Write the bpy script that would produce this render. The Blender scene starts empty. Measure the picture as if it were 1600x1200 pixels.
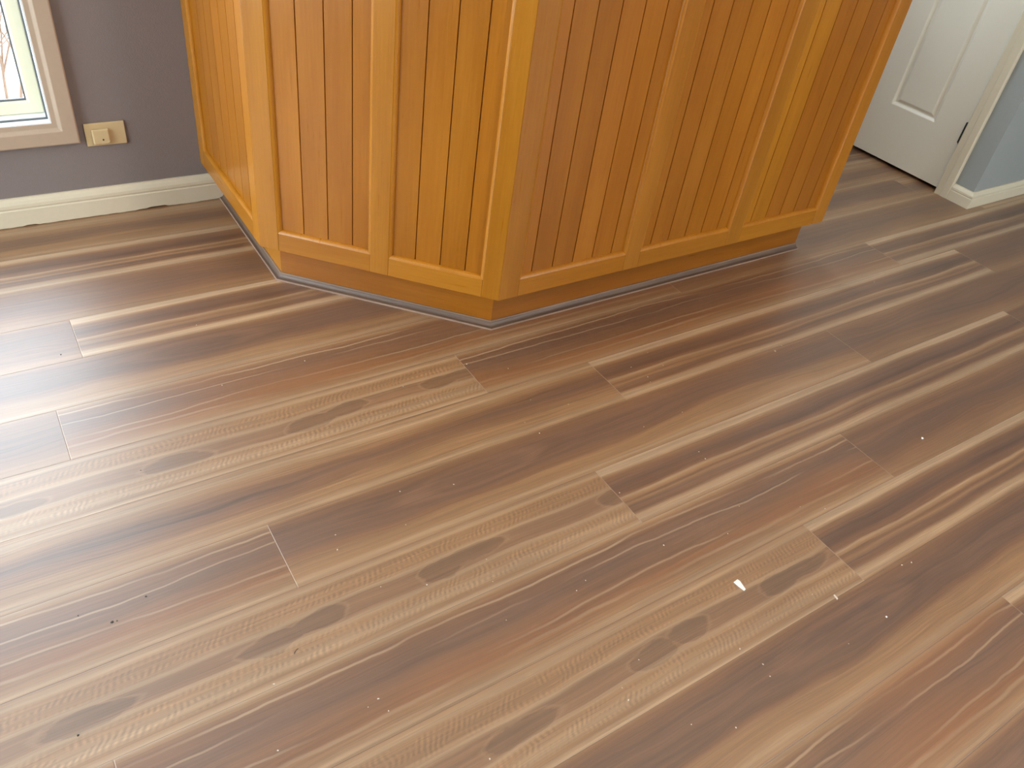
import bpy, math, random
from mathutils import Matrix, Vector
random.seed(7)
C = bpy.context.scene.collection
sc = bpy.context.scene

# ------------------------------------------------------------------ camera
F_PX, YAW, PITCH, ROLL, CAM_H = 1247.2271, 0.9044, 0.6764, 0.1598, 1.40
def cam_matrix():
    y, t, r = YAW, PITCH, ROLL
    f = Vector((math.cos(y)*math.cos(t), math.sin(y)*math.cos(t), -math.sin(t)))
    rt = Vector((math.sin(y), -math.cos(y), 0)); up = rt.cross(f)
    X = rt*math.cos(r)+up*math.sin(r); Y = -rt*math.sin(r)+up*math.cos(r); Z = -f
    m = Matrix((X, Y, Z)).transposed().to_4x4(); m.translation = (0, 0, CAM_H)
    return m
cd = bpy.data.cameras.new('camera'); cam = bpy.data.objects.new('camera', cd); C.objects.link(cam)
cd.sensor_width = 36; cd.lens = F_PX/1600*36; cd.clip_start = .02
cam.matrix_world = cam_matrix(); sc.camera = cam

# ------------------------------------------------------------------ exposure, sky, daylight portals
sc.view_settings.view_transform = 'Standard'; sc.view_settings.look = 'None'
sc.view_settings.gamma = 1; sc.view_settings.use_curve_mapping = False
sc.view_settings.exposure = 0.38
WORLD_STRENGTH = 9.0
w = bpy.data.worlds.new('sky'); sc.world = w; w.use_nodes = True
bg = w.node_tree.nodes['Background']; bg.inputs[0].default_value = (0.74, 0.885, 1.0, 1); bg.inputs[1].default_value = WORLD_STRENGTH

YW, CEIL = 2.696, 2.45            # window wall, ceiling height
XL, YB, XR = -1.9, -2.7, 6.0      # left wall, wall behind the camera, far right
WIN1 = (-1.30, 0.200, 0.321, 2.15)   # x0, x1, z0, z1 in the window wall
WIN2 = (0.6, 2.52, 0.321, 2.25)       # y0, y1 in the left wall
WIN_FILL = (1.8, 4.3, 0.7, 2.15)          # x0, x1 of an unseen window added behind the camera as fill light
WIN3 = (1.70, 3.15, 1.12, 2.15)      # x0, x1 in the window wall, kitchen side
def portal(name, loc, rot, sx, sy):
    l = bpy.data.lights.new(name, 'AREA'); l.shape = 'RECTANGLE'; l.size = sx; l.size_y = sy
    l.cycles.is_portal = True
    o = bpy.data.objects.new(name, l); C.objects.link(o); o.location = loc; o.rotation_euler = rot
R90 = math.pi/2
portal('daylight_opening', ((WIN1[0]+WIN1[1])/2, YW+.16, (WIN1[2]+WIN1[3])/2), (-R90, 0, 0), WIN1[1]-WIN1[0], WIN1[3]-WIN1[2])
portal('daylight_opening', (XL-.16, (WIN2[0]+WIN2[1])/2, (WIN2[2]+WIN2[3])/2), (R90, 0, -R90), WIN2[1]-WIN2[0], WIN2[3]-WIN2[2])
portal('daylight_opening', ((WIN3[0]+WIN3[1])/2, YW+.16, (WIN3[2]+WIN3[3])/2), (-R90, 0, 0), WIN3[1]-WIN3[0], WIN3[3]-WIN3[2])

portal('daylight_opening', ((WIN_FILL[0]+WIN_FILL[1])/2, YB-.16, (WIN_FILL[2]+WIN_FILL[3])/2), (R90, 0, 0), WIN_FILL[1]-WIN_FILL[0], WIN_FILL[3]-WIN_FILL[2])

# ------------------------------------------------------------------ node expressions
class S:
    def __init__(s, nt, sock): s.nt = nt; s.k = sock
    def _m(s, op, *o, clamp=False):
        n = s.nt.nodes.new('ShaderNodeMath'); n.operation = op; n.use_clamp = clamp
        for i, a in enumerate((s,)+o):
            if isinstance(a, S): s.nt.links.new(a.k, n.inputs[i])
            else: n.inputs[i].default_value = a
        return S(s.nt, n.outputs[0])
    def __add__(s, o): return s._m('ADD', o)
    __radd__ = __add__
    def __sub__(s, o): return s._m('SUBTRACT', o)
    def __rsub__(s, o): return (s*-1)+o
    def __mul__(s, o): return s._m('MULTIPLY', o)
    __rmul__ = __mul__
    def __truediv__(s, o): return s._m('DIVIDE', o)
    def sin(s): return s._m('SINE')
    def abs(s): return s._m('ABSOLUTE')
    def pow(s, e): return s._m('POWER', e)
    def sqrt(s): return s._m('SQRT')
    def max(s, o): return s._m('MAXIMUM', o)
    def min(s, o): return s._m('MINIMUM', o)
    def floor(s): return s._m('FLOOR')
    def step(s, a, b):      # smoothstep from a to b
        n = s.nt.nodes.new('ShaderNodeMapRange'); n.interpolation_type = 'SMOOTHSTEP'
        s.nt.links.new(s.k, n.inputs[0]); n.inputs[1].default_value = min(a, b); n.inputs[2].default_value = max(a, b)
        if a > b: n.inputs[3].default_value = 1; n.inputs[4].default_value = 0
        return S(s.nt, n.outputs[0])
class Mat:
    def __init__(s, name):
        s.m = bpy.data.materials.new(name); s.m.use_nodes = True; s.nt = s.m.node_tree
        s.b = s.nt.nodes['Principled BSDF']; s.out = s.nt.nodes['Material Output']
    def xyz(s, vec):
        n = s.nt.nodes.new('ShaderNodeSeparateXYZ'); s.nt.links.new(vec, n.inputs[0])
        return [S(s.nt, o) for o in n.outputs]
    def coord(s, kind): return s.nt.nodes.new('ShaderNodeTexCoord').outputs[kind]
    def attr(s, name, out='Fac'):
        n = s.nt.nodes.new('ShaderNodeAttribute'); n.attribute_name = name; return n.outputs[out]
    def comb(s, *a):
        n = s.nt.nodes.new('ShaderNodeCombineXYZ')
        for i, x in enumerate(a):
            if isinstance(x, S): s.nt.links.new(x.k, n.inputs[i])
            else: n.inputs[i].default_value = x
        return n.outputs[0]
    def noise(s, vec, scale=1, detail=3, rough=.5):
        n = s.nt.nodes.new('ShaderNodeTexNoise'); s.nt.links.new(vec, n.inputs['Vector'])
        n.inputs['Scale'].default_value = scale; n.inputs['Detail'].default_value = detail; n.inputs['Roughness'].default_value = rough
        return S(s.nt, n.outputs[0])
    def ramp(s, fac, stops):
        n = s.nt.nodes.new('ShaderNodeValToRGB'); s.nt.links.new(fac.k, n.inputs[0]); e = n.color_ramp.elements
        for i, (p, c) in enumerate(stops):
            el = e[i] if i < 2 else e.new(min(1, max(0, p)))
            el.position = p; el.color = (*c, 1)
        return n.outputs[0]
    def mix(s, f, a, b, mode='MIX'):
        n = s.nt.nodes.new('ShaderNodeMix'); n.data_type = 'RGBA'; n.blend_type = mode; n.clamp_factor = True
        if isinstance(f, S): s.nt.links.new(f.k, n.inputs[0])
        else: n.inputs[0].default_value = f
        for i, x in ((6, a), (7, b)):
            if isinstance(x, (tuple, list)): n.inputs[i].default_value = (*x[:3], 1)
            else: s.nt.links.new(x, n.inputs[i])
        return n.outputs[2]
    def hsv(s, col, sat, val):
        n = s.nt.nodes.new('ShaderNodeHueSaturation'); n.inputs['Saturation'].default_value = sat; n.inputs['Value'].default_value = val
        s.nt.links.new(col, n.inputs['Color']); return n.outputs[0]
    def mul(s, col, f):      # colour times scalar
        n = s.nt.nodes.new('ShaderNodeVectorMath'); n.operation = 'SCALE'
        if isinstance(col, (tuple, list)): n.inputs[0].default_value = col[:3]
        else: s.nt.links.new(col, n.inputs[0])
        s.nt.links.new(f.k, n.inputs['Scale']); return n.outputs[0]
    def set(s, color=None, rough=.5, spec=.5, coat=0, coat_rough=.1, metal=0, bump=None, bump_d=.001):
        b = s.b.inputs
        if color is not None:
            if isinstance(color, (tuple, list)): b['Base Color'].default_value = (*color[:3], 1)
            else: s.nt.links.new(color, b['Base Color'])
        if isinstance(rough, S): s.nt.links.new(rough.k, b['Roughness'])
        else: b['Roughness'].default_value = rough
        b['Specular IOR Level'].default_value = spec; b['Coat Weight'].default_value = coat
        b['Coat Roughness'].default_value = coat_rough; b['Metallic'].default_value = metal
        if bump is not None:
            n = s.nt.nodes.new('ShaderNodeBump'); n.inputs['Distance'].default_value = bump_d
            s.nt.links.new(bump.k, n.inputs['Height']); s.nt.links.new(n.outputs[0], b['Normal'])
        return s.m
def srgb(*c): return tuple((x/255/12.92 if x/255 <= .04045 else ((x/255+.055)/1.055)**2.4) for x in c)

# ------------------------------------------------------------------ plain materials
def paint(name, col, rough=.5, scale=60, amt=.05, bump=0):
    M = Mat(name); o = M.coord('Object'); n = M.noise(o, scale, 4); n2 = M.noise(o, 2.5, 2)
    c = M.mul(col, (n-.5)*amt + (n2-.5)*amt + 1)
    return M.set(c, rough, bump=(M.noise(o, 350, 2) if bump else None), bump_d=bump or .001)
wall_paint = paint('wall_paint_lavender_grey', (.225, .180, .162), .75, bump=.0006)
wall_paint_side = paint('wall_paint_cool_lit', (.31, .315, .29), .7, bump=.0006)  # same paint as the other walls, with cooler light put into its colour
ceiling_paint = paint('ceiling_paint', (.80, .79, .76), .9)
trim_paint = paint('cream_gloss_paint', (.68, .585, .42), .3, amt=.06)
casing_paint = paint('warm_casing_paint', (.46, .335, .235), .4, amt=.06)
door_paint = paint('cream_door_paint', (.86, .80, .66), .25, amt=.02)
white_frame = paint('white_window_frame', (.85, .87, .86), .35, amt=.02)
cream_sash = paint('cream_window_sash', (.84, .77, .56), .35, amt=.04)
rubber = paint('grey_gasket', (.12, .12, .12), .6)
cream_plastic = paint('cream_plastic', (.60, .44, .23), .35, amt=.05)
dark_hole = paint('dark_hole', (.02, .015, .01), .6)
bronze = paint('dark_hinge_metal', (.05, .045, .035), .4); bronze.node_tree.nodes['Principled BSDF'].inputs['Metallic'].default_value = .7
void = paint('dark_hall_floor', (.03, .02, .015), .8)
pave = paint('outdoor_paving', (.55, .54, .52), .9, 20, .3)
bark = paint('twig_bark', (.28, .18, .12), .9, 40, .4)
post_mat = paint('outdoor_render', (.7, .64, .6), .9, 30, .2)
white_chip = paint('white_paint_chip', (.92, .91, .86), .5)
pale_crumb = paint('pale_crumb', (.75, .66, .55), .6)
tan_crumb = paint('tan_crumb', (.55, .42, .28), .7)
dark_crumb = paint('dark_crumb', (.06, .05, .045), .7)
def glass():
    M = Mat('window_glass'); nt = M.nt
    t = nt.nodes.new('ShaderNodeBsdfTransparent'); g = nt.nodes.new('ShaderNodeBsdfGlossy'); g.inputs['Roughness'].default_value = 0.02
    ge = nt.nodes.new('ShaderNodeNewGeometry'); dt = nt.nodes.new('ShaderNodeVectorMath'); dt.operation = 'DOT_PRODUCT'
    nt.links.new(ge.outputs['Incoming'], dt.inputs[0]); nt.links.new(ge.outputs['Normal'], dt.inputs[1])
    sch = (1-S(nt, dt.outputs['Value']).abs()).pow(5)*.92+.08      # Schlick reflectance, two-sided
    mx = nt.nodes.new('ShaderNodeMixShader'); nt.links.new(sch.k, mx.inputs[0]); nt.links.new(t.outputs[0], mx.inputs[1]); nt.links.new(g.outputs[0], mx.inputs[2])
    nt.links.new(mx.outputs[0], M.out.inputs[0]); return M.m
glass_mat = glass()

# ------------------------------------------------------------------ honey timber of the island
def timber(name, along):       # along: 'z' or 'x' in the part's own frame
    M = Mat(name); x, y, z = M.xyz(M.coord('Object'))
    oi = M.nt.nodes.new('ShaderNodeObjectInfo'); rnd = S(M.nt, oi.outputs['Random'])*37.0
    tone = M.attr('tone', 'Color')
    ta = S(M.nt, M.attr('shift'))
    u, v = (z, x) if along == 'z' else (x, z)
    big = M.noise(M.comb(u*1.6, v*11+ta*13, rnd+y*6), 1, 3)
    fine = M.noise(M.comb(u*7, v*150, rnd+ta), 1, 3, .6)
    pore = M.noise(M.comb(u*60, v*900, rnd), 1, 2)
    t = (big-.5)*.8 + (fine-.5)*.40 + .5
    col = M.ramp(t, [(0, (.25, .089, .011)), (.4, (.335, .125, .017)), (.6, (.385, .152, .023)), (1, (.46, .200, .036))])
    col = M.mul(col, (pore-.5)*.12+1)
    col = M.hsv(M.mix(1.0, col, tone, 'MULTIPLY'), 1.04, 1.10)
    return M.set(col, rough=(fine*.12+.24), spec=.5, coat=.10, coat_rough=.2, bump=fine, bump_d=.0003)
timber_v = timber('honey_timber_upright', 'z'); timber_h = timber('honey_timber_level', 'x')
def trim_timber():
    M = Mat('grey_brown_scotia'); u = S(M.nt, M.attr('along')); x, y, z = M.xyz(M.coord('Object'))
    n = M.noise(M.comb(u*6, z*500, x*3+y*3), 1, 4, .6); n2 = M.noise(M.comb(u*3, z*120, 2.0), 1, 2)
    col = M.ramp(n*.6+n2*.4, [(.25, (.13, .085, .062)), (.5, (.23, .160, .120)), (.75, (.38, .28, .21))])
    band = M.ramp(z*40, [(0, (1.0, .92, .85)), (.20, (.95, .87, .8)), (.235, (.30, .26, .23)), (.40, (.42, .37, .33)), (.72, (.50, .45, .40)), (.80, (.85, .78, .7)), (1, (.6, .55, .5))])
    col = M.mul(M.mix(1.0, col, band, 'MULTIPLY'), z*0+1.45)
    return M.set(col, .42, bump=n, bump_d=.0003)
scotia_mat = trim_timber()

# ------------------------------------------------------------------ floor boards: six printed designs
PW = .1869
pale, cream, tan, brown = (.50, .345, .225), (.42, .275, .170), (.33, .190, .105), (.230, .120, .068)
mauve, red, deep = (.182, .100, .063), (.265, .128, .066), (.140, .072, .044)
def board(design):
    M = Mat('plank_print_'+design); u, v, _ = M.xyz(M.coord('UV')); seed = S(M.nt, M.attr('seed'))
    edge = (v*(1-v)*4).min(1.0)
    ww = {'striped': .10, 'rippled': .13, 'cathedral': .22, 'veined': .12, 'grained': .16, 'plain': .30}[design]
    warp = (M.noise(M.comb(u*1.7, v*1.3, seed), 1, 2)-.5)*ww*2*edge
    warp2 = (M.noise(M.comb(u*6, v*4, seed+3), 1, 2)-.5)*.05*edge
    q = v+warp+warp2
    streak = M.noise(M.comb(u*1.3, q*16, seed+5), 1, 3, .6)
    fine = M.noise(M.comb(u*5, q*85, seed+9), 1, 3, .6)
    pore = M.noise(M.comb(u*28, q*190, seed), 1, 2, .6)
    cloud = M.noise(M.comb(u*3, v*1.6, seed+1), 1, 3)
    if design == 'striped':
        col = M.ramp(q, [(0, pale), (.11, pale), (.15, tan), (.20, brown), (.30, mauve), (.38, deep), (.50, brown), (.53, cream), (.57, tan), (.62, brown), (.66, tan), (.71, mauve), (.80, brown), (.86, cream), (.93, pale), (1.0, tan)])
        k1, k2 = .55, .30
    elif design == 'rippled':
        col = M.ramp(q, [(0, tan), (.07, cream), (.12, tan), (.30, tan), (.36, cream), (.40, (.26, .148, .086)), (.60, (.28, .158, .092)), (.64, cream), (.70, tan), (.84, cream), (.92, tan), (1.0, pale)])
        k1, k2 = .35, .25
    elif design == 'cathedral':
        col = M.ramp(q, [(0, tan), (.05, brown), (.2, mauve), (.5, mauve), (.60, brown), (.68, tan), (.85, tan), (.93, cream), (1.0, tan)])
        k1, k2 = .45, .30
    elif design == 'veined':
        col = M.ramp(q, [(0, cream), (.05, tan), (.10, brown), (.35, mauve), (.55, brown), (.74, red), (.90, tan), (.97, cream), (1.0, tan)])
        k1, k2 = .40, .25
    elif design == 'grained':
        col = M.ramp(q, [(0, tan), (.12, cream), (.22, tan), (.36, brown), (.46, mauve), (.62, brown), (.74, tan), (.86, tan), (.94, cream), (1.0, tan)])
        k1, k2 = .50, .55
    else:
        col = M.ramp(q, [(0, tan), (.08, brown), (.45, mauve), (.7, brown), (1.0, tan)])
        k1, k2 = .45, .25
    mid = M.noise(M.comb(u*2.2, q*38, seed+7), 1, 4, .65)
    dash = M.noise(M.comb(u*16, q*150, seed+6), 1, 2, .5).step(.56, .74)
    hair = M.noise(M.comb(u*1.5, q*26, seed+12), 1, 2, .5)
    hair = (hair-.5).abs().step(.012, .003)*M.noise(M.comb(u*2, q*3, seed+2), 1, 1).step(.42, .6)
    f = (streak-.5)*k1*1.7 + (mid-.5)*.72 + (fine-.5)*k2*2.1 + (pore-.5)*.30 + (cloud-.5)*.40 + dash*.09 + hair*.28 + 1
    col = M.mul(col, f)
    if design == 'rippled':
        # cross bars in two bands near the edges
        wob = M.noise(M.comb(u*9, v*5, seed), 1, 2)*16
        bars = ((u*520 + v*40 + wob).sin()*.5+.5)
        dots = M.noise(M.comb(u*22, v*16, seed+2), 1, 2).step(.38, .62)
        band = (q-.22).abs().step(.14, .05) + (q-.78).abs().step(.15, .06)
        col = M.mul(col, (bars-.5)*band*dots*.38 + 1)
        # dark tongues along the middle
        kn = None
        for (cu, hl, cv, hw) in ((.56, .075, .53, .12), (.985, .055, .49, .12), (.885, .06, .54, .13), (1.255, .05, .50, .13), (1.34, .085, .47, .10), (.14, .07, .5, .1), (1.75, .06, .5, .12), (.22, .06, .55, .1)):
            d = (((u-cu)/hl).pow(2) if False else ((u-cu)*(1/hl)*(u-cu)*(1/hl))) + (q-cv)*(1/hw)*(q-cv)*(1/hw)
            kn = d if kn is None else kn.min(d)
        kn = kn + (M.noise(M.comb(u*17, v*7, seed), 1, 3)-.5)*1.9
        col = M.mul(col, 1-kn.step(1.05, .94)*.21)
        col = M.mix(kn.step(1.05, 1.3)*kn.step(1.7, 1.3)*.30, col, cream)
    if design == 'cathedral':
        cu, cv = .50, .30
        du = (u-cu)*(1/.22); dv = (q-cv)*(1/.16)
        r = (du*du + dv*dv + .02).sqrt() + (M.noise(M.comb(u*7, v*3, seed), 1, 2)-.5)*.5
        loops = ((r*9.0).sin()*.5+.5)*r.step(2.3, .6)
        col = M.mul(col, (loops-.5)*.26*r.step(2.3, .9) + 1)
        col = M.mul(col, 1-r.step(.45, .2)*.25)
    if design == 'veined':
        for (c0, a, wd, fr, st) in ((.13, .12, .012, 1.9, .8), (.30, .16, .010, 1.6, .65), (.62, .20, .012, 1.2, .55), (.78, .12, .018, 1.5, .45)):
            n = M.noise(M.comb(u*fr+c0*40, 0.0, seed), 1, 3, .5)
            jag = (M.noise(M.comb(u*14, c0, seed), 1, 2)-.5)*.04
            line = (v-((n-.5)*a*2+c0)-jag).abs().step(wd*1.8, wd*.3)
            fade = M.noise(M.comb(u*2.5, c0*9, seed+4), 1, 1).step(.33, .55)
            col = M.mix(line*fade*st, col, pale)
        blush = M.noise(M.comb(u*1.6, v*1.2, seed+8), 1, 1).step(.5, .7)
        col = M.mix(blush*.35, col, (.33, .15, .075))
    col = M.hsv(col, 1.17, .83)
    # joints: thin paler bevel at board ends, fine dark line along the long edges
    ue = S(M.nt, M.attr('ends'))          # distance to the nearest board end, metres
    ve = v.min(1-v)*PW
    endl = ue.step(.0016, .0008); side = ve.step(.0011, .0004)
    col = M.mul(col, 1-side*.28)
    col = M.mix(endl*.5, col, cream)
    h = ue.step(0, .0018)*ve.step(0, .0012) + (fine-.5)*.10 + (pore-.5)*.06
    return M.set(col, rough=(fine*.10+.38), spec=.9, coat=.9, coat_rough=.52, bump=h, bump_d=.0006)
designs = ['striped', 'rippled', 'cathedral', 'veined', 'grained', 'plain']
board_mats = {d: board(d) for d in designs}

# ------------------------------------------------------------------ mesh helpers
def mesh(name, verts, faces, mat, parent=None, smooth=False, loc=None, rot=0, tone=None, fattr=None):
    me = bpy.data.meshes.new(name); me.from_pydata([tuple(v) for v in verts], [], faces); me.update()
    mats = mat if isinstance(mat, list) else [mat]
    for m in mats: me.materials.append(m)
    o = bpy.data.objects.new(name, me); C.objects.link(o)
    if smooth:
        for p in me.polygons: p.use_smooth = True
    if parent: o.parent = parent
    if loc is not None: o.location = loc
    o.rotation_euler = (0, 0, rot)
    if tone is not None:        # per-face (r,g,b,shift)
        tl = tone if isinstance(tone, list) else [tone]*len(me.polygons)
        me.attributes.new('tone', 'FLOAT_COLOR', 'FACE'); me.attributes.new('shift', 'FLOAT', 'FACE')
        me.attributes['tone'].data.foreach_set('color', [c for t in tl for c in (t[0], t[1], t[2], 1)])
        me.attributes['shift'].data.foreach_set('value', [t[3] for t in tl])
    return o
class MB:
    def __init__(s): s.v = []; s.f = []; s.t = []
    def add(s, vs, fs, t=None):
        n = len(s.v); s.v += vs; s.f += [tuple(i+n for i in f) for f in fs]; s.t += [t]*len(fs)
    def box(s, x0, x1, y0, y1, z0, z1, t=None):
        s.add([(x, y, z) for z in (z0, z1) for x, y in ((x0, y0), (x1, y0), (x1, y1), (x0, y1))],
              [(3, 2, 1, 0), (4, 5, 6, 7), (0, 1, 5, 4), (1, 2, 6, 5), (2, 3, 7, 6), (3, 0, 4, 7)], t)
    def prism(s, poly, z0, z1, t=None):       # poly counter-clockwise
        n = len(poly)
        s.add([(x, y, z0) for x, y in poly]+[(x, y, z1) for x, y in poly],
              [tuple(range(n))[::-1], tuple(range(n, 2*n))]+[(i, (i+1) % n, n+(i+1) % n, n+i) for i in range(n)], t)
    def sweep(s, path, closed, prof, fn, t=None, caps=True):
        # path in (a,b); prof list of (o,h): o = offset to the left of travel, h = height; fn(a,b,h)->xyz
        n = len(path); rings = []
        for i, p in enumerate(path):
            def dr(q0, q1):
                d = (q1[0]-q0[0], q1[1]-q0[1]); l = math.hypot(*d); return (d[0]/l, d[1]/l)
            dp = dr(path[i-1], p) if (i > 0 or closed) else None
            dn = dr(p, path[(i+1) % n]) if (i < n-1 or closed) else None
            dp = dp or dn; dn = dn or dp
            n1, n2 = (-dp[1], dp[0]), (-dn[1], dn[0]); m = (n1[0]+n2[0], n1[1]+n2[1]); k = 2/(m[0]**2+m[1]**2); m = (m[0]*k, m[1]*k)
            rings.append([fn(p[0]+m[0]*o, p[1]+m[1]*o, h) for o, h in prof])
        k = len(prof); vs = [v for r in rings for v in r]; fs = []
        for i in range(n if closed else n-1):
            j = (i+1) % n
            for q in range(k-1): fs.append((i*k+q, j*k+q, j*k+q+1, i*k+q+1))
        if caps and not closed: fs += [tuple(range(k))[::-1], tuple(range((n-1)*k, n*k))]
        s.add(vs, fs, t)
    def build(s, name, mat, parent=None, **k):
        if s.t and s.t[0] is not None and 'tone' not in k: k['tone'] = s.t
        o = mesh(name, s.v, s.f, mat, parent, **k)
        import bmesh
        bm = bmesh.new(); bm.from_mesh(o.data); bmesh.ops.recalc_face_normals(bm, faces=bm.faces); bm.to_mesh(o.data); bm.free()
        return o
def bevel(o, w=.0015, seg=2):
    m = o.modifiers.new('bevel', 'BEVEL'); m.width = w; m.segments = seg; m.limit_method = 'ANGLE'; m.angle_limit = math.radians(30); return o
def struct(o, label=None):
    o['kind'] = 'structure'
    if label: o['label'] = label
    return o
def thing(o, label, cat, group=None):
    o['label'] = label; o['category'] = cat
    if group: o['group'] = group
    return o
def empty(name, loc=(0, 0, 0)):
    o = bpy.data.objects.new(name, None); C.objects.link(o); o.location = loc; o.empty_display_size = .1; return o

# ------------------------------------------------------------------ floor
def make_floor():
    rows = {0: (.085, 'plain', 'striped'), 2: (-.009, 'plain', 'veined'), 3: (.995, 'rippled', 'veined'), 4: (1.343, 'grained', 'striped'),
            5: (.314, 'veined', 'cathedral'), 6: (1.087, 'rippled', 'striped'), 7: (1.819, 'veined', 'plain'), 8: (1.451, 'rippled', 'striped'),
            10: (1.721, 'veined', 'striped'), -2: (-1.2, 'plain', 'striped'), -1: (-.9, 'plain', 'plain'), 1: (-.2, 'plain', 'cathedral'),
            9: (.55, 'grained', 'cathedral'), -3: (-.6, 'plain', 'grained'), -4: (.3, 'plain', 'plain')}
    L = 1.895; vs = []; fs = []; mi = []; uvs = []; seeds = []; ends = []
    rr = random.Random(3)
    for k in range(-4, 27):
        y1 = 2.1129-PW*k; y0 = y1-PW
        j, a, b = rows.get(k, (rr.uniform(-1, 1.5), rr.choice(designs), rr.choice(designs)))
        n0 = math.ceil((XL-j)/L)-1; x = j+n0*L; i = n0
        while x < XR:
            d = a if i == -1 else b if i == 0 else ('plain' if (i == 1 and k in (5, 6, 4)) else rr.choice(designs))
            xa, xb = max(x, XL), min(x+L, XR)
            if xb > xa:
                ya, yb = max(y0, YB), min(y1, YW)
                if yb > ya:
                    uo = x
                    if d == 'rippled': uo = {8: -.0, 6: -.66, 3: -.36}.get(k, x)   # the print is cut at a different place on each board
                    if d == 'cathedral': uo = {5: .30, 1: -.14, 9: .80}.get(k, x)
                    sd = rr.uniform(0, 50)
                    # thin end strips carry the distance to the board's end
                    cuts = [xa, min(xa+.004, xb), max(xb-.004, xa), xb]
                    for c in range(3):
                        c0, c1 = cuts[c], cuts[c+1]
                        if c1-c0 < 1e-5: continue
                        n = len(vs); vs += [(c0, ya, 0), (c1, ya, 0), (c1, yb, 0), (c0, yb, 0)]; fs.append((n, n+1, n+2, n+3))
                        mi.append(designs.index(d)); seeds.append(sd)
                        v0, v1 = (y1-ya)/PW, (y1-yb)/PW
                        uvs += [(c0-uo, v0), (c1-uo, v0), (c1-uo, v1), (c0-uo, v1)]
                        e0 = min(c0-x, x+L-c0); e1 = min(c1-x, x+L-c1)
                        ends += [e0, e1, e1, e0]
            x += L; i += 1
    o = mesh('floor', vs, fs, [board_mats[d] for d in designs])
    me = o.data; me.uv_layers.new(name='UVMap')
    me.attributes.new('seed', 'FLOAT', 'FACE'); me.attributes.new('ends', 'FLOAT', 'CORNER')
    me.uv_layers['UVMap'].data.foreach_set('uv', [c for q in uvs for c in q])
    me.attributes['seed'].data.foreach_set('value', seeds); me.attributes['ends'].data.foreach_set('value', ends)
    me.polygons.foreach_set('material_index', mi); me.update()
    struct(o, 'brown multi-tone timber plank floor')
make_floor()

# ------------------------------------------------------------------ room shell
def holed_wall(name, axis, pos, thick, a0, a1, hole, mat, z1=CEIL):
    # axis 'x': wall runs along x at y = pos .. pos+thick ; 'y': runs along y at x = pos
    mb = MB()
    def bx(p, q, r, s):
        lo, hi = sorted((pos, pos+thick))
        if axis == 'x': mb.box(p, q, lo, hi, r, s)
        else: mb.box(lo, hi, p, q, r, s)
    holes = hole if isinstance(hole, list) else [hole]
    for h0, h1, hz0, hz1 in holes:
        bx(a0, h0, 0, z1); bx(h0, h1, 0, hz0); bx(h0, h1, hz1, z1); a0 = h1
    bx(a0, a1, 0, z1)
    return struct(mb.build(name, mat))
holed_wall('wall_back', 'x', YW, .14, XL-.14, XR, [(W_[0]-.012, W_[1]+.012, W_[2]-.012, W_[3]+.012) for W_ in (WIN1, WIN3)], wall_paint)
holed_wall('wall_left', 'y', XL, -.14, YB-.14, YW, (WIN2[0]-.012, WIN2[1]+.012, WIN2[2]-.012, WIN2[3]+.012), wall_paint)
holed_wall('wall_front', 'x', YB, -.14, XL, XR+.14, (WIN_FILL[0]-.012, WIN_FILL[1]+.012, WIN_FILL[2]-.012, WIN_FILL[3]+.012), wall_paint_side)
mb = MB(); mb.box(XR, XR+.14, YB, 1.60, 0, CEIL); mb.box(5.2, 5.34, 1.71, YW, -.03, CEIL); struct(mb.build('wall_right', wall_paint_side))
mb = MB(); mb.box(XL-.14, XR+.14, YB-.14, YW+.14, CEIL, CEIL+.1); struct(mb.build('ceiling', ceiling_paint))
# wall with the panelled door (faces -x) and the return wall (faces -y)
XD = 3.690; DY0, DY1, DH = 1.762, 2.608, 2.04
mb = MB()
mb.box(XD, XD+.11, 1.600, DY0-.012, 0, CEIL); mb.box(XD, XD+.11, DY1+.012, YW, 0, CEIL); mb.box(XD, XD+.11, DY0-.012, DY1+.012, DH+.012, CEIL)
struct(mb.build('wall_doorway', wall_paint_side))
mb = MB(); mb.box(XD+.11, XR, 1.600, 1.71, 0, CEIL); struct(mb.build('wall_return', wall_paint_side))
mb = MB(); mb.box(XD-.005, 5.2, 1.71, YW, -.03, -.002); struct(mb.build('floor_beyond_door', void))

# ------------------------------------------------------------------ baseboards
SKP = [(0, 0), (.015, 0), (.015, .055), (.0125, .058), (.0125, .061), (.015, .064), (.0145, .074), (.010, .084), (.006, .090), (.005, .094), (0, .094)]
def skirting(name, path, mat, hz=1.0, ragged=False):
    # subdivide so that the painted bottom edge can be uneven
    pts = []
    for i in range(len(path)-1):
        a, b = path[i], path[i+1]; n = max(1, int(math.hypot(b[0]-a[0], b[1]-a[1])/(.012 if ragged else 5)))
        for k in range(n): pts.append((a[0]+(b[0]-a[0])*k/n, a[1]+(b[1]-a[1])*k/n))
    pts.append(path[-1]); rj = random.Random(5)
    def fn(a, b, h):
        if ragged and h < .002:
            lift = .0008+.0012*rj.random()
            if .43 < a < .485: lift = .006
            elif .39 < a <= .43: lift = .003
            elif .05 < a < .09: lift = .004
            elif .55 < a < .60: lift = .0005
            return (a, b, h+lift)
        return (a, b, h)
    mb = MB(); mb.sweep(pts, False, [(o, h*hz) for o, h in SKP], fn); return struct(mb.build(name, mat))
# travel so that "left of travel" points into the room
skirting('baseboard_back', [(.6875, YW), (XL, YW)][:], trim_paint, 1.0, True)
skirting('baseboard_left', [(XL, YW-.0151), (XL, YB)], trim_paint)
skirting('baseboard_right', [(XR, 1.600), (XD, 1.600), (XD, 1.6915)], trim_paint, .80)

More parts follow.
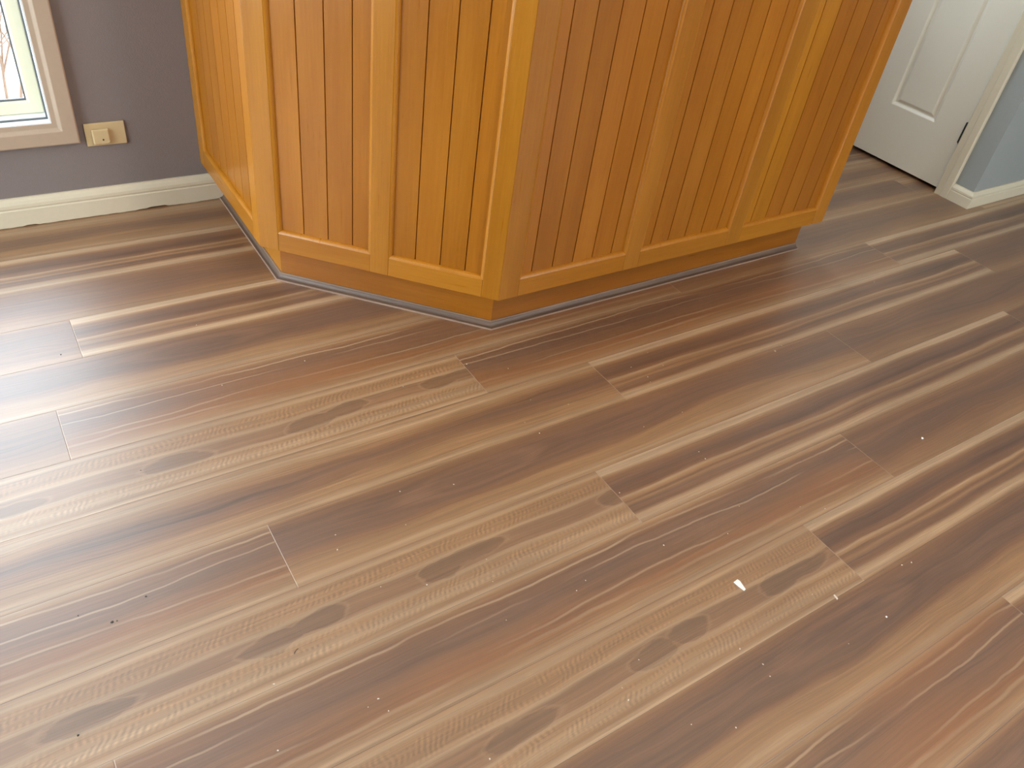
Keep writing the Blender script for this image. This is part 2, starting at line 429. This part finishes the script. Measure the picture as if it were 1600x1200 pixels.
# ------------------------------------------------------------------ windows
def make_window(name, along, pos, sgn, a0, a1, z0, z1, label, detail=True):
    """along 'x'/'y' ; pos = room face of the wall ; sgn = outward direction; local frame: a, depth outward, z"""
    root = struct(empty(name, (a1, pos, 0) if along == 'x' else (pos, a1, 0)), label)
    ox, oy = root.location.x, root.location.y
    def fn(a, z, h):       # h = depth outwards (positive = away from the room)
        p = (a, pos+sgn*h, z) if along == 'x' else (pos+sgn*h, a, z)
        return (p[0]-ox, p[1]-oy, p[2])
    rect = [(a0, z0), (a1, z0), (a1, z1), (a0, z1)]        # counter-clockwise: left of travel = inside of the opening
    def ring(nm, prof, mat, par=root, r=rect):
        mb = MB(); mb.sweep(r, True, prof+[prof[0]], fn); return mb.build(nm, mat, par)
    # casing (architrave): wide flat band, step, slimmer inner band
    bevel(ring('casing', [(-.066, 0), (-.066, -.020), (-.062, -.022), (-.024, -.022), (-.019, -.018), (-.014, -.013), (0.0, -.012), (0.0, .004), (-.008, .004), (-.008, 0)], casing_paint), .001, 1)
    ring('reveal', [(0, -.010), (.004, -.010), (.004, .016), (-.010, .016), (-.010, .002), (0, .002)], white_frame)
    ring('gasket', [(-.010, .016), (.0085, .016), (.0085, .020), (-.010, .020)], rubber)
    ring('frame', [(.006, .0185), (.006, .1), (-.010, .1), (-.010, .0201), (.0055, .0201), (.0055, .0185)], white_frame)
    def ins(r, d): return [(r[0]+d, r[2]+d), (r[1]-d, r[2]+d), (r[1]-d, r[3]-d), (r[0]+d, r[3]-d)]
    def frame_ring(r, d0, w_, h0, h1, nm, mat, par):
        mb = MB(); mb.sweep(ins(r, d0), True, [(0, h0+.004), (.004, h0), (w_-.006, h0), (w_, h0+.006), (w_, h1), (0, h1), (0, h0+.004)], fn); return mb.build(nm, mat, par)
    am = (a0+a1)/2
    for (r, hh) in (((am-.02, a1-.0065, z0+.012, z1-.0065), .046), ((a0+.0065, am+.02, z0+.012, z1-.0065), .070)):
        s = frame_ring(r, .0, .040, hh, hh+.022, 'sash', cream_sash, root)
        frame_ring(r, .0400, .004, hh+.006, hh+.018, 'glazing_seal', rubber, s)
        mb = MB(); g = ins(r, .043)
        mb.add([fn(a, z, hh+.010) for a, z in g], [(0, 1, 2, 3)]); mb.build('pane', glass_mat, s)
    mb = MB()                                               # sill track under the sashes
    mb.add([fn(a, z, h) for h in (.0202, .098) for a, z in ((a0+.0062, z0+.006), (a1-.0062, z0+.006), (a1-.0062, z0+.0115), (a0+.0062, z0+.0115))],
           [(0, 1, 2, 3), (7, 6, 5, 4), (0, 4, 5, 1), (3, 2, 6, 7), (0, 3, 7, 4), (1, 5, 6, 2)])
    mb.build('sill_track', white_frame, root)
    return root
make_window('window_1', 'x', YW, 1, *WIN1, 'sliding window with cream sash in a warm beige casing')
make_window('window_2', 'y', XL, -1, *WIN2, 'sliding window in the left wall')
make_window('window_3', 'x', YW, 1, *WIN3, 'sliding window on the kitchen side of the cabinet')

make_window('window_fill', 'x', YB, -1, *WIN_FILL, 'unseen sliding window added behind the viewer as fill light')

# unseen soffit added outside the window to block the high sky
soffit = paint('added_soffit', (.62, .58, .52), .8)
mb = MB(); mb.box(XL-.14, 1.2, YW+.145, YW+1.15, 2.36, 2.40); struct(mb.build('ceiling_sky_blocker', soffit))

# outside: paving, a rendered post and bare twigs
mb = MB(); mb.box(-14, 14, YW+.14, 18, -.25, -.15); struct(mb.build('ground_outside', pave))
mb = MB(); mb.box(-14, XL-.14, -14, YW+.13, -.25, -.15); struct(mb.build('ground_outside', pave))

# ------------------------------------------------------------------ door
def make_door():
    root = struct(empty('door_1', (XD, DY0, 0)), 'cream moulded panel door, closed')
    ox, oy = XD, DY0
    # leaf: front face at x = XD+.012 ; moulded panels
    xf, xb = XD+.014, XD+.049; y0, y1, z0, z1 = DY0+.0025, DY1-.0025, .017, DH-.003
    ys = [y0, 1.918, 2.160, 2.315, 2.470, y1]; zs = [z0, .268, .915, 1.06, 1.90, z1]
    mb = MB()
    for i in range(5):
        for j in range(5):
            if i in (1, 3) and j in (1, 3): continue
            mb.add([(xf-ox, ys[i]-oy, zs[j]), (xf-ox, ys[i+1]-oy, zs[j]), (xf-ox, ys[i+1]-oy, zs[j+1]), (xf-ox, ys[i]-oy, zs[j+1])], [(0, 3, 2, 1)])
    prof = [(0, 0), (.003, .001), (.012, .009), (.016, .0105), (.020, .0095), (.032, .0025), (.036, .002)]
    fn = lambda a, b, h: (xf+h-ox, a-oy, b)
    for i in (1, 3):
        for j in (1, 3):
            a, b, c, d = ys[i], ys[i+1], zs[j], zs[j+1]
            mb.sweep([(a, c), (b, c), (b, d), (a, d)], True, prof, fn)
            e = .036; mb.add([fn(*p, .002) for p in ((a+e, c+e), (b-e, c+e), (b-e, d-e), (a+e, d-e))], [(0, 3, 2, 1)])
    Y0, Y1 = y0-oy, y1-oy; f, b = xf-ox, xb-ox
    mb.add([(f, Y0, z0), (f, Y1, z0), (f, Y1, z1), (f, Y0, z1), (b, Y0, z0), (b, Y1, z0), (b, Y1, z1), (b, Y0, z1)],
           [(0, 1, 5, 4), (1, 2, 6, 5), (2, 3, 7, 6), (3, 0, 4, 7), (4, 5, 6, 7)])
    mesh('leaf', mb.v, mb.f, door_paint, root)
    # jamb lining + architrave (flat with a shallow step)
    mb = MB()
    mb.box(.0006, .108, -.0115, 0, 0, DH+.012); mb.box(.0006, .108, DY1-oy, DY1-oy+.0115, 0, DH+.012); mb.box(.0006, .108, 0, DY1-oy, DH, DH+.0115)
    mb.box(.051, .07, 0, .012, 0, DH); mb.box(.051, .07, DY1-oy-.012, DY1-oy, 0, DH)
    mb.build('jamb', trim_paint, root)
    mb = MB(); W = .068
    path = [(DY0-.002-oy, 0), (DY0-.002-oy, DH+.006), (DY1+.002-oy, DH+.006), (DY1+.002-oy, 0)]
    mb.sweep(path, False, [(0, 0), (0, -.012), (.004, -.014), (.030, -.014), (.034, -.0165), (W-.005, -.0165), (W, -.012), (W, 0)], lambda a, b, h: (h, a, b))
    mb.build('architrave', trim_paint, root)
    for zc in (.281, 1.80):
        mb = MB()
        for k in range(5):
            za = zc-.048+k*.0193; n = 12; r = .0052
            ring = [(math.cos(t*math.tau/n)*r, math.sin(t*math.tau/n)*r+.0015) for t in range(n)]
            mb.prism(ring, za, za+.0185)
        mb.box(.002, .014, -.001, .0030, zc-.046, zc+.046)
        mb.box(.0005, .0135, .003, .012, zc-.045, zc+.047)
        mb.build('hinge', bronze, root)['label'] = 'dark metal hinge'
make_door()

# ------------------------------------------------------------------ island
ZB, ZT = .1365, 1.08
A = (.6221, 2.0915); B = (1.1392, 1.5744); Cc = (2.5768, 1.5744); A0 = (.6221, YW-.0005)
def make_island():
    root = thing(empty('kitchen_island', (1.6, 2.0, 0)), 'honey-coloured timber cabinet with tongue-and-groove panels and angled corner, against the grey wall', 'cabinet')
    RX, RY = 1.6, 2.0
    T = .020; REC = .0125                   # frame thickness, recess of the boards
    tn = lambda: (lambda g: (g, g*random.uniform(.985, 1.01), g*random.uniform(.93, 1.05), random.uniform(0, 9)))(random.uniform(.92, 1.06))
    # carcass behind the boards
    k = .02+.004; h = math.tan(math.radians(22.5))
    def inset(d, yend=2.19, xe=2.5768-.0): # inner polygon offset d from the three faces
        return [(A[0]+d, YW-.0006), (A[0]+d, A[1]+h*d), (B[0]+h*d, B[1]+d), (xe-.0, B[1]+d), (xe, yend), (1.25, yend), (1.25, YW-.0006)]
    mb = MB(); mb.prism([(x-RX, y-RY) for x, y in inset(.0225)], ZB, ZT-.001, (.95, .95, .95, 1.0)); mb.build('carcass', timber_v, root)
    # kickboards
    kp = [(.6875, YW-.0156), (.6875, 2.1121), (1.1654, 1.6342), (2.5533, 1.6342)]
    kd = .016
    segs = [(0, 1, 0, h), (1, 2, h, h), (2, 3, h, 0)]
    for i, j, hi, hj in segs:
        p, q = Vector(kp[i]), Vector(kp[j]); d = (q-p).normalized(); n = Vector((-d.y, d.x))   # inwards = left of travel
        L = (q-p).length; mb = MB(); mb.prism([(0, 0), (L, 0), (L-hj*kd, kd), (hi*kd, kd)], .0005, ZB-.0003, tn())
        kf = (1.2, 1.25, 1.4) if i == 0 else (.86, .76, .8)  # daylight on the left board and overhang shade on the others painted into tone
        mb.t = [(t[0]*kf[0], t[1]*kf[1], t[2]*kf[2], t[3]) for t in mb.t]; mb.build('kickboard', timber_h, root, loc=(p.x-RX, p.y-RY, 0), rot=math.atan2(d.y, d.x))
    mb = MB(); mb.box(2.5533-.016-RX, 2.5533-RX, 1.6505-RY, 2.17-RY, .0005, ZB-.0003, tn()); mb.build('kickboard', timber_h, root)
    # faces
    faces = [(A0, A, 0, h, [(0, .050), (.548, .6045)]), (A, B, h, h, [(0, .059), (.342, .397), (.679, .7313)]), (B, Cc, h, 0, [(0, .066), (.465, .525), (.922, .985), (1.3785, 1.4376)])]
    yellow = [(1.10, 1.16, 1.10), (1.12, 1.2, 1.2)]
    for fi, (P, Q, hp, hq, stiles) in enumerate(faces):
        p, q = Vector(P), Vector(Q); d = (q-p).normalized(); L = (q-p).length; rot = math.atan2(d.y, d.x)
        loc = (p.x-RX, p.y-RY, 0); kw = dict(loc=loc, rot=rot)     # local: x along, y inwards, z up
        for (s0, s1) in stiles:
            b0 = s0+(hp*T if s0 == 0 else 0); b1 = s1-(hq*T if s1 > L-.003 else 0); e1 = L if s1 > L-.003 else s1
            mb = MB(); mb.prism([(s0, 0), (e1, 0), (b1 if s1 <= L-.003 else L-hq*T, T), (b0, T)], ZB, ZT, tn()); o = mb.build('stile', timber_v, root, **kw); bevel(o, .0012, 2)
        for gi in range(len(stiles)-1):
            x0, x1 = stiles[gi][1], stiles[gi+1][0]
            g = .0002
            for (za, zb) in ((ZB, .1935), (ZT-.07, ZT)):
                mb = MB(); mb.box(x0+g, x1-g, .0004, T, za, zb, tn()); mb.t = [(t[0]*1.03, t[1]*1.02, t[2]*.94, t[3]) for t in mb.t]; o = mb.build('rail', timber_h, root, **kw); bevel(o, .0008, 1)
            # tongue-and-groove boards: one profile, V grooves
            n = {0: 6, 1: 4, 2: 5}[fi] if fi != 2 else (5 if gi == 0 else 5)
            xa, xb = x0+.001, x1-.001; pitch = .0742
            if fi == 2: gr = [x0+.047+pitch*i for i in range(8)]
            elif fi == 1: gr = [x0+.0765+pitch*i for i in range(8)]
            else: gr = [x1-.044-pitch*i for i in range(8)][::-1]
            gr = [q_ for q_ in gr if xa+.015 < q_ < xb-.015]
            gw, gd = .0017, .0045; yb = REC
            xs = [(xa, yb)]
            for q_ in gr: xs += [(q_-gw, yb), (q_-gw*.45, yb+gd), (q_+gw*.45, yb+gd), (q_+gw, yb)]
            xs.append((xb, yb)); mb = MB(); bi = 0; cur = tn()
            z0, z1 = .186, ZT-.072
            for i in range(len(xs)-1):
                if i % 4 == 0:
                    cur = tn()
                    if fi == 2 and gi == 2 and bi in (0, 1): cur = (1.14, 1.26, 1.2, 3.0+bi)  # yellow reflection painted into the tone of the first boards
                    if fi == 2 and gi == 2 and bi > 1: cur = (cur[0]*.92, cur[1]*.90, cur[2]*.95, cur[3])
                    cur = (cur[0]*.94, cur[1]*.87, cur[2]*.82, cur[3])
                    bi += 1
                (a, ya), (b, yb_) = xs[i], xs[i+1]
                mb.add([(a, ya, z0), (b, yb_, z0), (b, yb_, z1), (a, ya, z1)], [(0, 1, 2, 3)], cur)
            mb.add([(xa, .0190, z0), (xb, .0190, z0), (xb, .0190, z1), (xa, .0190, z1)], [(0, 3, 2, 1)], cur)
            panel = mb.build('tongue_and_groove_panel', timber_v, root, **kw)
            # small ovolo bead round the opening
            r = .0095
            prof = [(0, .0006)]+[(r*math.sin(t*math.pi/8)*.97+.0003, .0012+ (REC-.0012)*(1-math.cos(t*math.pi/8))) for t in range(1, 5)]+[(r+.0008, REC+.0006)]
            t_ = tn(); t_ = (1.10, 1.10, 1.1, t_[3])
            mb = MB(); mb.sweep([(x0, .1935), (x1, .1935), (x1, ZT-.07), (x0, ZT-.07)], True, prof, lambda a, b, hh: (a, hh, b), t_)
            mb.build('bead', timber_v, panel)
    # right-hand end panel
    mb = MB(); mb.box(2.5768-RX-.001, 2.5768-RX+.0, B[1]+T-RY, 2.19-RY, ZB, ZT, tn()); mb.build('end_panel', timber_v, root)
    mb = MB(); mb.prism([(x-RX, y-RY) for x, y in inset(.0)], ZT, ZT+.001, tn()); mb.build('top_board', timber_h, root)
make_island()

# scotia trim around the foot of the island
def scotia():
    path = [(.6873, YW-.0157), (.6873, 2.1120), (1.16535, 1.6340), (2.5560, 1.6340)]
    w_, h_ = .0200, .0225
    prof = [(0, .0003), (w_, .0003), (w_, .0045), (w_-.0015, .0055)]
    for t in range(1, 7):
        a = t*math.pi/12; prof.append((w_-.0015-(w_-.0055)*math.sin(a), .0055+(h_-.0085)*(1-math.cos(a))))
    prof += [(.0035, h_-.0012), (.0035, h_), (0, h_)]
    prof = [(-o, h) for o, h in prof]
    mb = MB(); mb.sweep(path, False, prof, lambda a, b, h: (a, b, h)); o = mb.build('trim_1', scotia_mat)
    o.data.attributes.new('along', 'FLOAT', 'POINT')
    o.data.attributes['along'].data.foreach_set('value', [v.co.x+v.co.y*.3 for v in o.data.vertices])
    struct(o, 'grey-brown scotia moulding around the foot of the cabinet')
scotia()

# ------------------------------------------------------------------ wall outlet
def outlet():
    root = thing(empty('wall_outlet', (.285, YW, .2345)), 'cream wall outlet plate with a square socket, on the grey wall right of the window', 'wall outlet')
    mb = MB(); mb.box(0, .117, -.007, -.0005, 0, .073); bevel(mb.build('plate', cream_plastic, root), .002, 3)
    mb = MB(); mb.box(.0185, .0675, -.019, -.0071, .008, .056); s = bevel(mb.build('socket_cover', cream_plastic, root), .004, 3)
    mb = MB(); n = 16; mb.prism([(.047+.0026*math.cos(t*math.tau/n), .0026*math.sin(t*math.tau/n)) for t in range(n)], 0, .0008)
    o = mb.build('pin_hole', dark_hole, s); 
    for v in o.data.vertices: v.co = (v.co.x, -.0191-v.co.z, .0235+v.co.y)
    mb = MB(); mb.sweep([(.030+.018*(1-math.cos(t*math.pi/8)), .019-.008*math.sin(t*math.pi/8)) for t in range(9)], False, [(-.0006, -.0190), (-.0004, -.0200), (.0004, -.0200), (.0006, -.0190)], lambda a, b, h: (a, h, b))
    mb.build('lip', cream_plastic, s)
outlet()

# ------------------------------------------------------------------ debris on the floor
def px_floor(x, y):
    M = cam_matrix().to_3x3(); d = M @ Vector(((x-800)/F_PX, -(y-600)/F_PX, -1)); t = -CAM_H/d.z
    return (d.x*t, d.y*t)
def crumb_mesh(name, r, seed, flat=.45):
    import bmesh
    rr = random.Random(seed); bm = bmesh.new(); bmesh.ops.create_icosphere(bm, subdivisions=1, radius=r)
    for v in bm.verts:
        k = rr.uniform(.65, 1.25); v.co = Vector((v.co.x*k*1.2, v.co.y*k, max(v.co.z*k*flat, -r*flat*.55)))
    z = min(v.co.z for v in bm.verts)
    for v in bm.verts: v.co.z -= z
    me = bpy.data.meshes.new(name); bm.to_mesh(me); bm.free(); return me
def place(name, me, mat, px, rot, label, cat, group=None):
    if not me.materials: me.materials.append(mat)
    o = bpy.data.objects.new(name, me); C.objects.link(o); x, y = FLOOR_XY[px]; o.location = (x, y, .0001); o.rotation_euler = (0, 0, rot)
    return thing(o, label, cat, group)
pale_px = [(1221,540),(1366,441),(1036,571),(1012,589),(1016,597),(986,574),(1012,551),(729,569),(794,576),(829,625),(888,632),(820,660),(843,677),(1006,667),(709,757),(630,604),(625,768),(634,820),(527,859),(524,836),(595,917),(667,914),(760,874),(770,909),(791,969),(428,1069),(1066,644),(968,770),(1092,706),(1102,717),(1155,791),(1250,792),(1037,852),(915,907),(901,923),(1137,834),(1289,795),(1424,879),(1409,883),(1326,1006),(1203,1057),(1269,929),(591,1092),(575,1105),(607,1111),(434,1173),(765,1186),(982,1094),(972,1075),(1080,1132),(1150,1137),(1156,1014),(1192,1038),(998,1031),(1467,330),(476,564),(307,508),(347,602)]
dark_px = [(220,735),(95,554),(122,962),(183,970),(228,932),(122,1149)]
special = [(1155,914),(1211,549),(1441,685),(1306,933),(1385,964),(463,1018),(175,972)]
FLOOR_XY = {p: px_floor(*p) for p in pale_px+dark_px+special}
rr = random.Random(11)
protos = [crumb_mesh('crumb', r, i) for i, r in enumerate((.0010, .0013, .0016, .0019))]
for p in pale_px:
    place('crumb', rr.choice(protos), pale_crumb, p, rr.uniform(0, 6), 'tiny pale crumb lying on the brown plank floor', 'crumb', 'tiny pale crumbs scattered on the floor')
dprotos = [crumb_mesh('speck', r, i+9, .3) for i, r in enumerate((.0016, .0022))]
for p in dark_px:
    place('speck', rr.choice(dprotos), dark_crumb, p, rr.uniform(0, 6), 'tiny dark speck of dirt on the daylit floor at left', 'speck', 'dark specks on the floor at left')
def flat_piece(name, pts, t, mat, px, label, cat):
    # outline in metres, +x right along the boards
    mb = MB(); mb.prism(pts, 0, t); o = mb.build(name, mat); x, y = FLOOR_XY[px]; o.location = (x, y, .0001); bevel(o, .0002, 1); return thing(o, label, cat)
# wedge shaped white chip: seen wide at upper left, narrow at lower right
ch = [px_floor(*q) for q in [(1146,910),(1152,905.5),(1156,908),(1165,921),(1162.5,923.5),(1154,917)]]
cx, cy = FLOOR_XY[(1155, 914)]; poly = [(a-cx, b-cy) for a, b in ch]
area = sum(poly[i][0]*poly[(i+1) % 6][1]-poly[(i+1) % 6][0]*poly[i][1] for i in range(6))
if area < 0: poly = poly[::-1]
flat_piece('paint_chip', poly, .0012, white_chip, (1155, 914), 'largest debris on the floor, wedge-shaped bright white paint chip', 'paint chip')
ch = [px_floor(*q) for q in [(1302,930),(1304,929),(1309.5,935.5),(1308,937.5)]]; cx, cy = FLOOR_XY[(1306, 933)]; poly = [(a-cx, b-cy) for a, b in ch]
if sum(poly[i][0]*poly[(i+1) % 4][1]-poly[(i+1) % 4][0]*poly[i][1] for i in range(4)) < 0: poly = poly[::-1]
flat_piece('wood_splinter', poly, .001, pale_crumb, (1306, 933), 'short pale splinter on the floor right of the large white chip', 'splinter')
me = crumb_mesh('flake', .0042, 31, .35); place('flake', me, tan_crumb, (1211, 549), .6, 'tan broken flake on the floor below the right side of the cabinet', 'flake')
me = crumb_mesh('pebble', .0036, 35, .6); place('pebble', me, white_chip, (1441, 685), .2, 'white round crumb on a plain brown board at the right', 'crumb')
me = crumb_mesh('grain', .0022, 36, .6); place('grain', me, white_chip, (1385, 964), .2, 'small white grain on the floor to the lower right of the pale splinter', 'crumb')
me = crumb_mesh('dirt_clump', .0034, 38, .3); place('dirt_clump', me, dark_crumb, (175, 972), .9, 'biggest dark dirt clump on the daylit floor at lower left', 'dirt')
ch = [px_floor(*q) for q in [(460, 1022), (460.5, 1019), (462.5, 1016), (466, 1013.5)]]
mb = MB(); cx, cy = FLOOR_XY[(463, 1018)]; mb.sweep([(a-cx, b-cy) for a, b in ch], False, [(-.0004, 0), (-.0004, .0008), (.0004, .0008), (.0004, 0)], lambda a, b, h: (a, b, h))
o = mb.build('lint_thread', dark_crumb); o.location = (cx, cy, .0001); thing(o, 'short curved dark thread lying on the lower left floor', 'thread')

# twigs of a bare shrub outside the window
def shrub():
    mb = MB(); r2 = random.Random(4)
    def tube(p, q, r):
        p, q = Vector(p), Vector(q); d = (q-p).normalized(); a = d.orthogonal().normalized(); b = d.cross(a); n = 6
        vs = [tuple(c+(a*math.cos(t*math.tau/n)+b*math.sin(t*math.tau/n))*rr_) for c, rr_ in ((p, r), (q, r*.7)) for t in range(n)]
        mb.add(vs, [(i, (i+1) % n, n+(i+1) % n, n+i) for i in range(n)]+[tuple(range(n))[::-1], tuple(range(n, 2*n))])
    def grow(p, d, L, r, k):
        q = Vector(p)+d*L; tube(p, q, r)
        if k:
            for _ in range(3): grow(q, (d+Vector((r2.uniform(-.6, .6), r2.uniform(-.4, .4), r2.uniform(-.2, .5)))).normalized(), L*.72, r*.62, k-1)
    for s in range(4): grow((r2.uniform(-.08, .08), r2.uniform(-.08, .08), 0), Vector((r2.uniform(-.35, .35), r2.uniform(-.3, .3), 1)).normalized(), .22, .008, 4)
    o = mb.build('garden_shrub', bark); o.location = (.16, 3.9, -.15); thing(o, 'bare twiggy shrub outside, seen through the window glass', 'shrub')
shrub()

# ------------------------------------------------------------------ warm ceiling light of the room
def lamp():
    root = thing(empty('ceiling_light', (1.6, -.3, CEIL)), 'round warm frosted ceiling light', 'ceiling light')
    E = Mat('lamp_glow'); e = E.b.inputs; e['Base Color'].default_value = (.9, .85, .75, 1); e['Emission Color'].default_value = (1, .72, .45, 1); e['Emission Strength'].default_value = 48
    n = 32
    def lathe(nm, pr, mat):
        mb = MB(); k = len(pr)
        mb.add([(r*math.cos(t*math.tau/n), r*math.sin(t*math.tau/n), z) for t in range(n) for r, z in pr],
               [(t*k+i, t*k+i+1, ((t+1) % n)*k+i+1, ((t+1) % n)*k+i) for t in range(n) for i in range(k-1)])
        return mb.build(nm, mat, root, smooth=True)
    lathe('rim', [(.205, -.0005), (.215, -.012), (.21, -.03), (.198, -.032), (.196, -.0006)], white_frame)
    lathe('diffuser', [(.195, -.026), (.17, -.048), (.12, -.062), (.06, -.069), (.001, -.071)], E.m)
lamp()
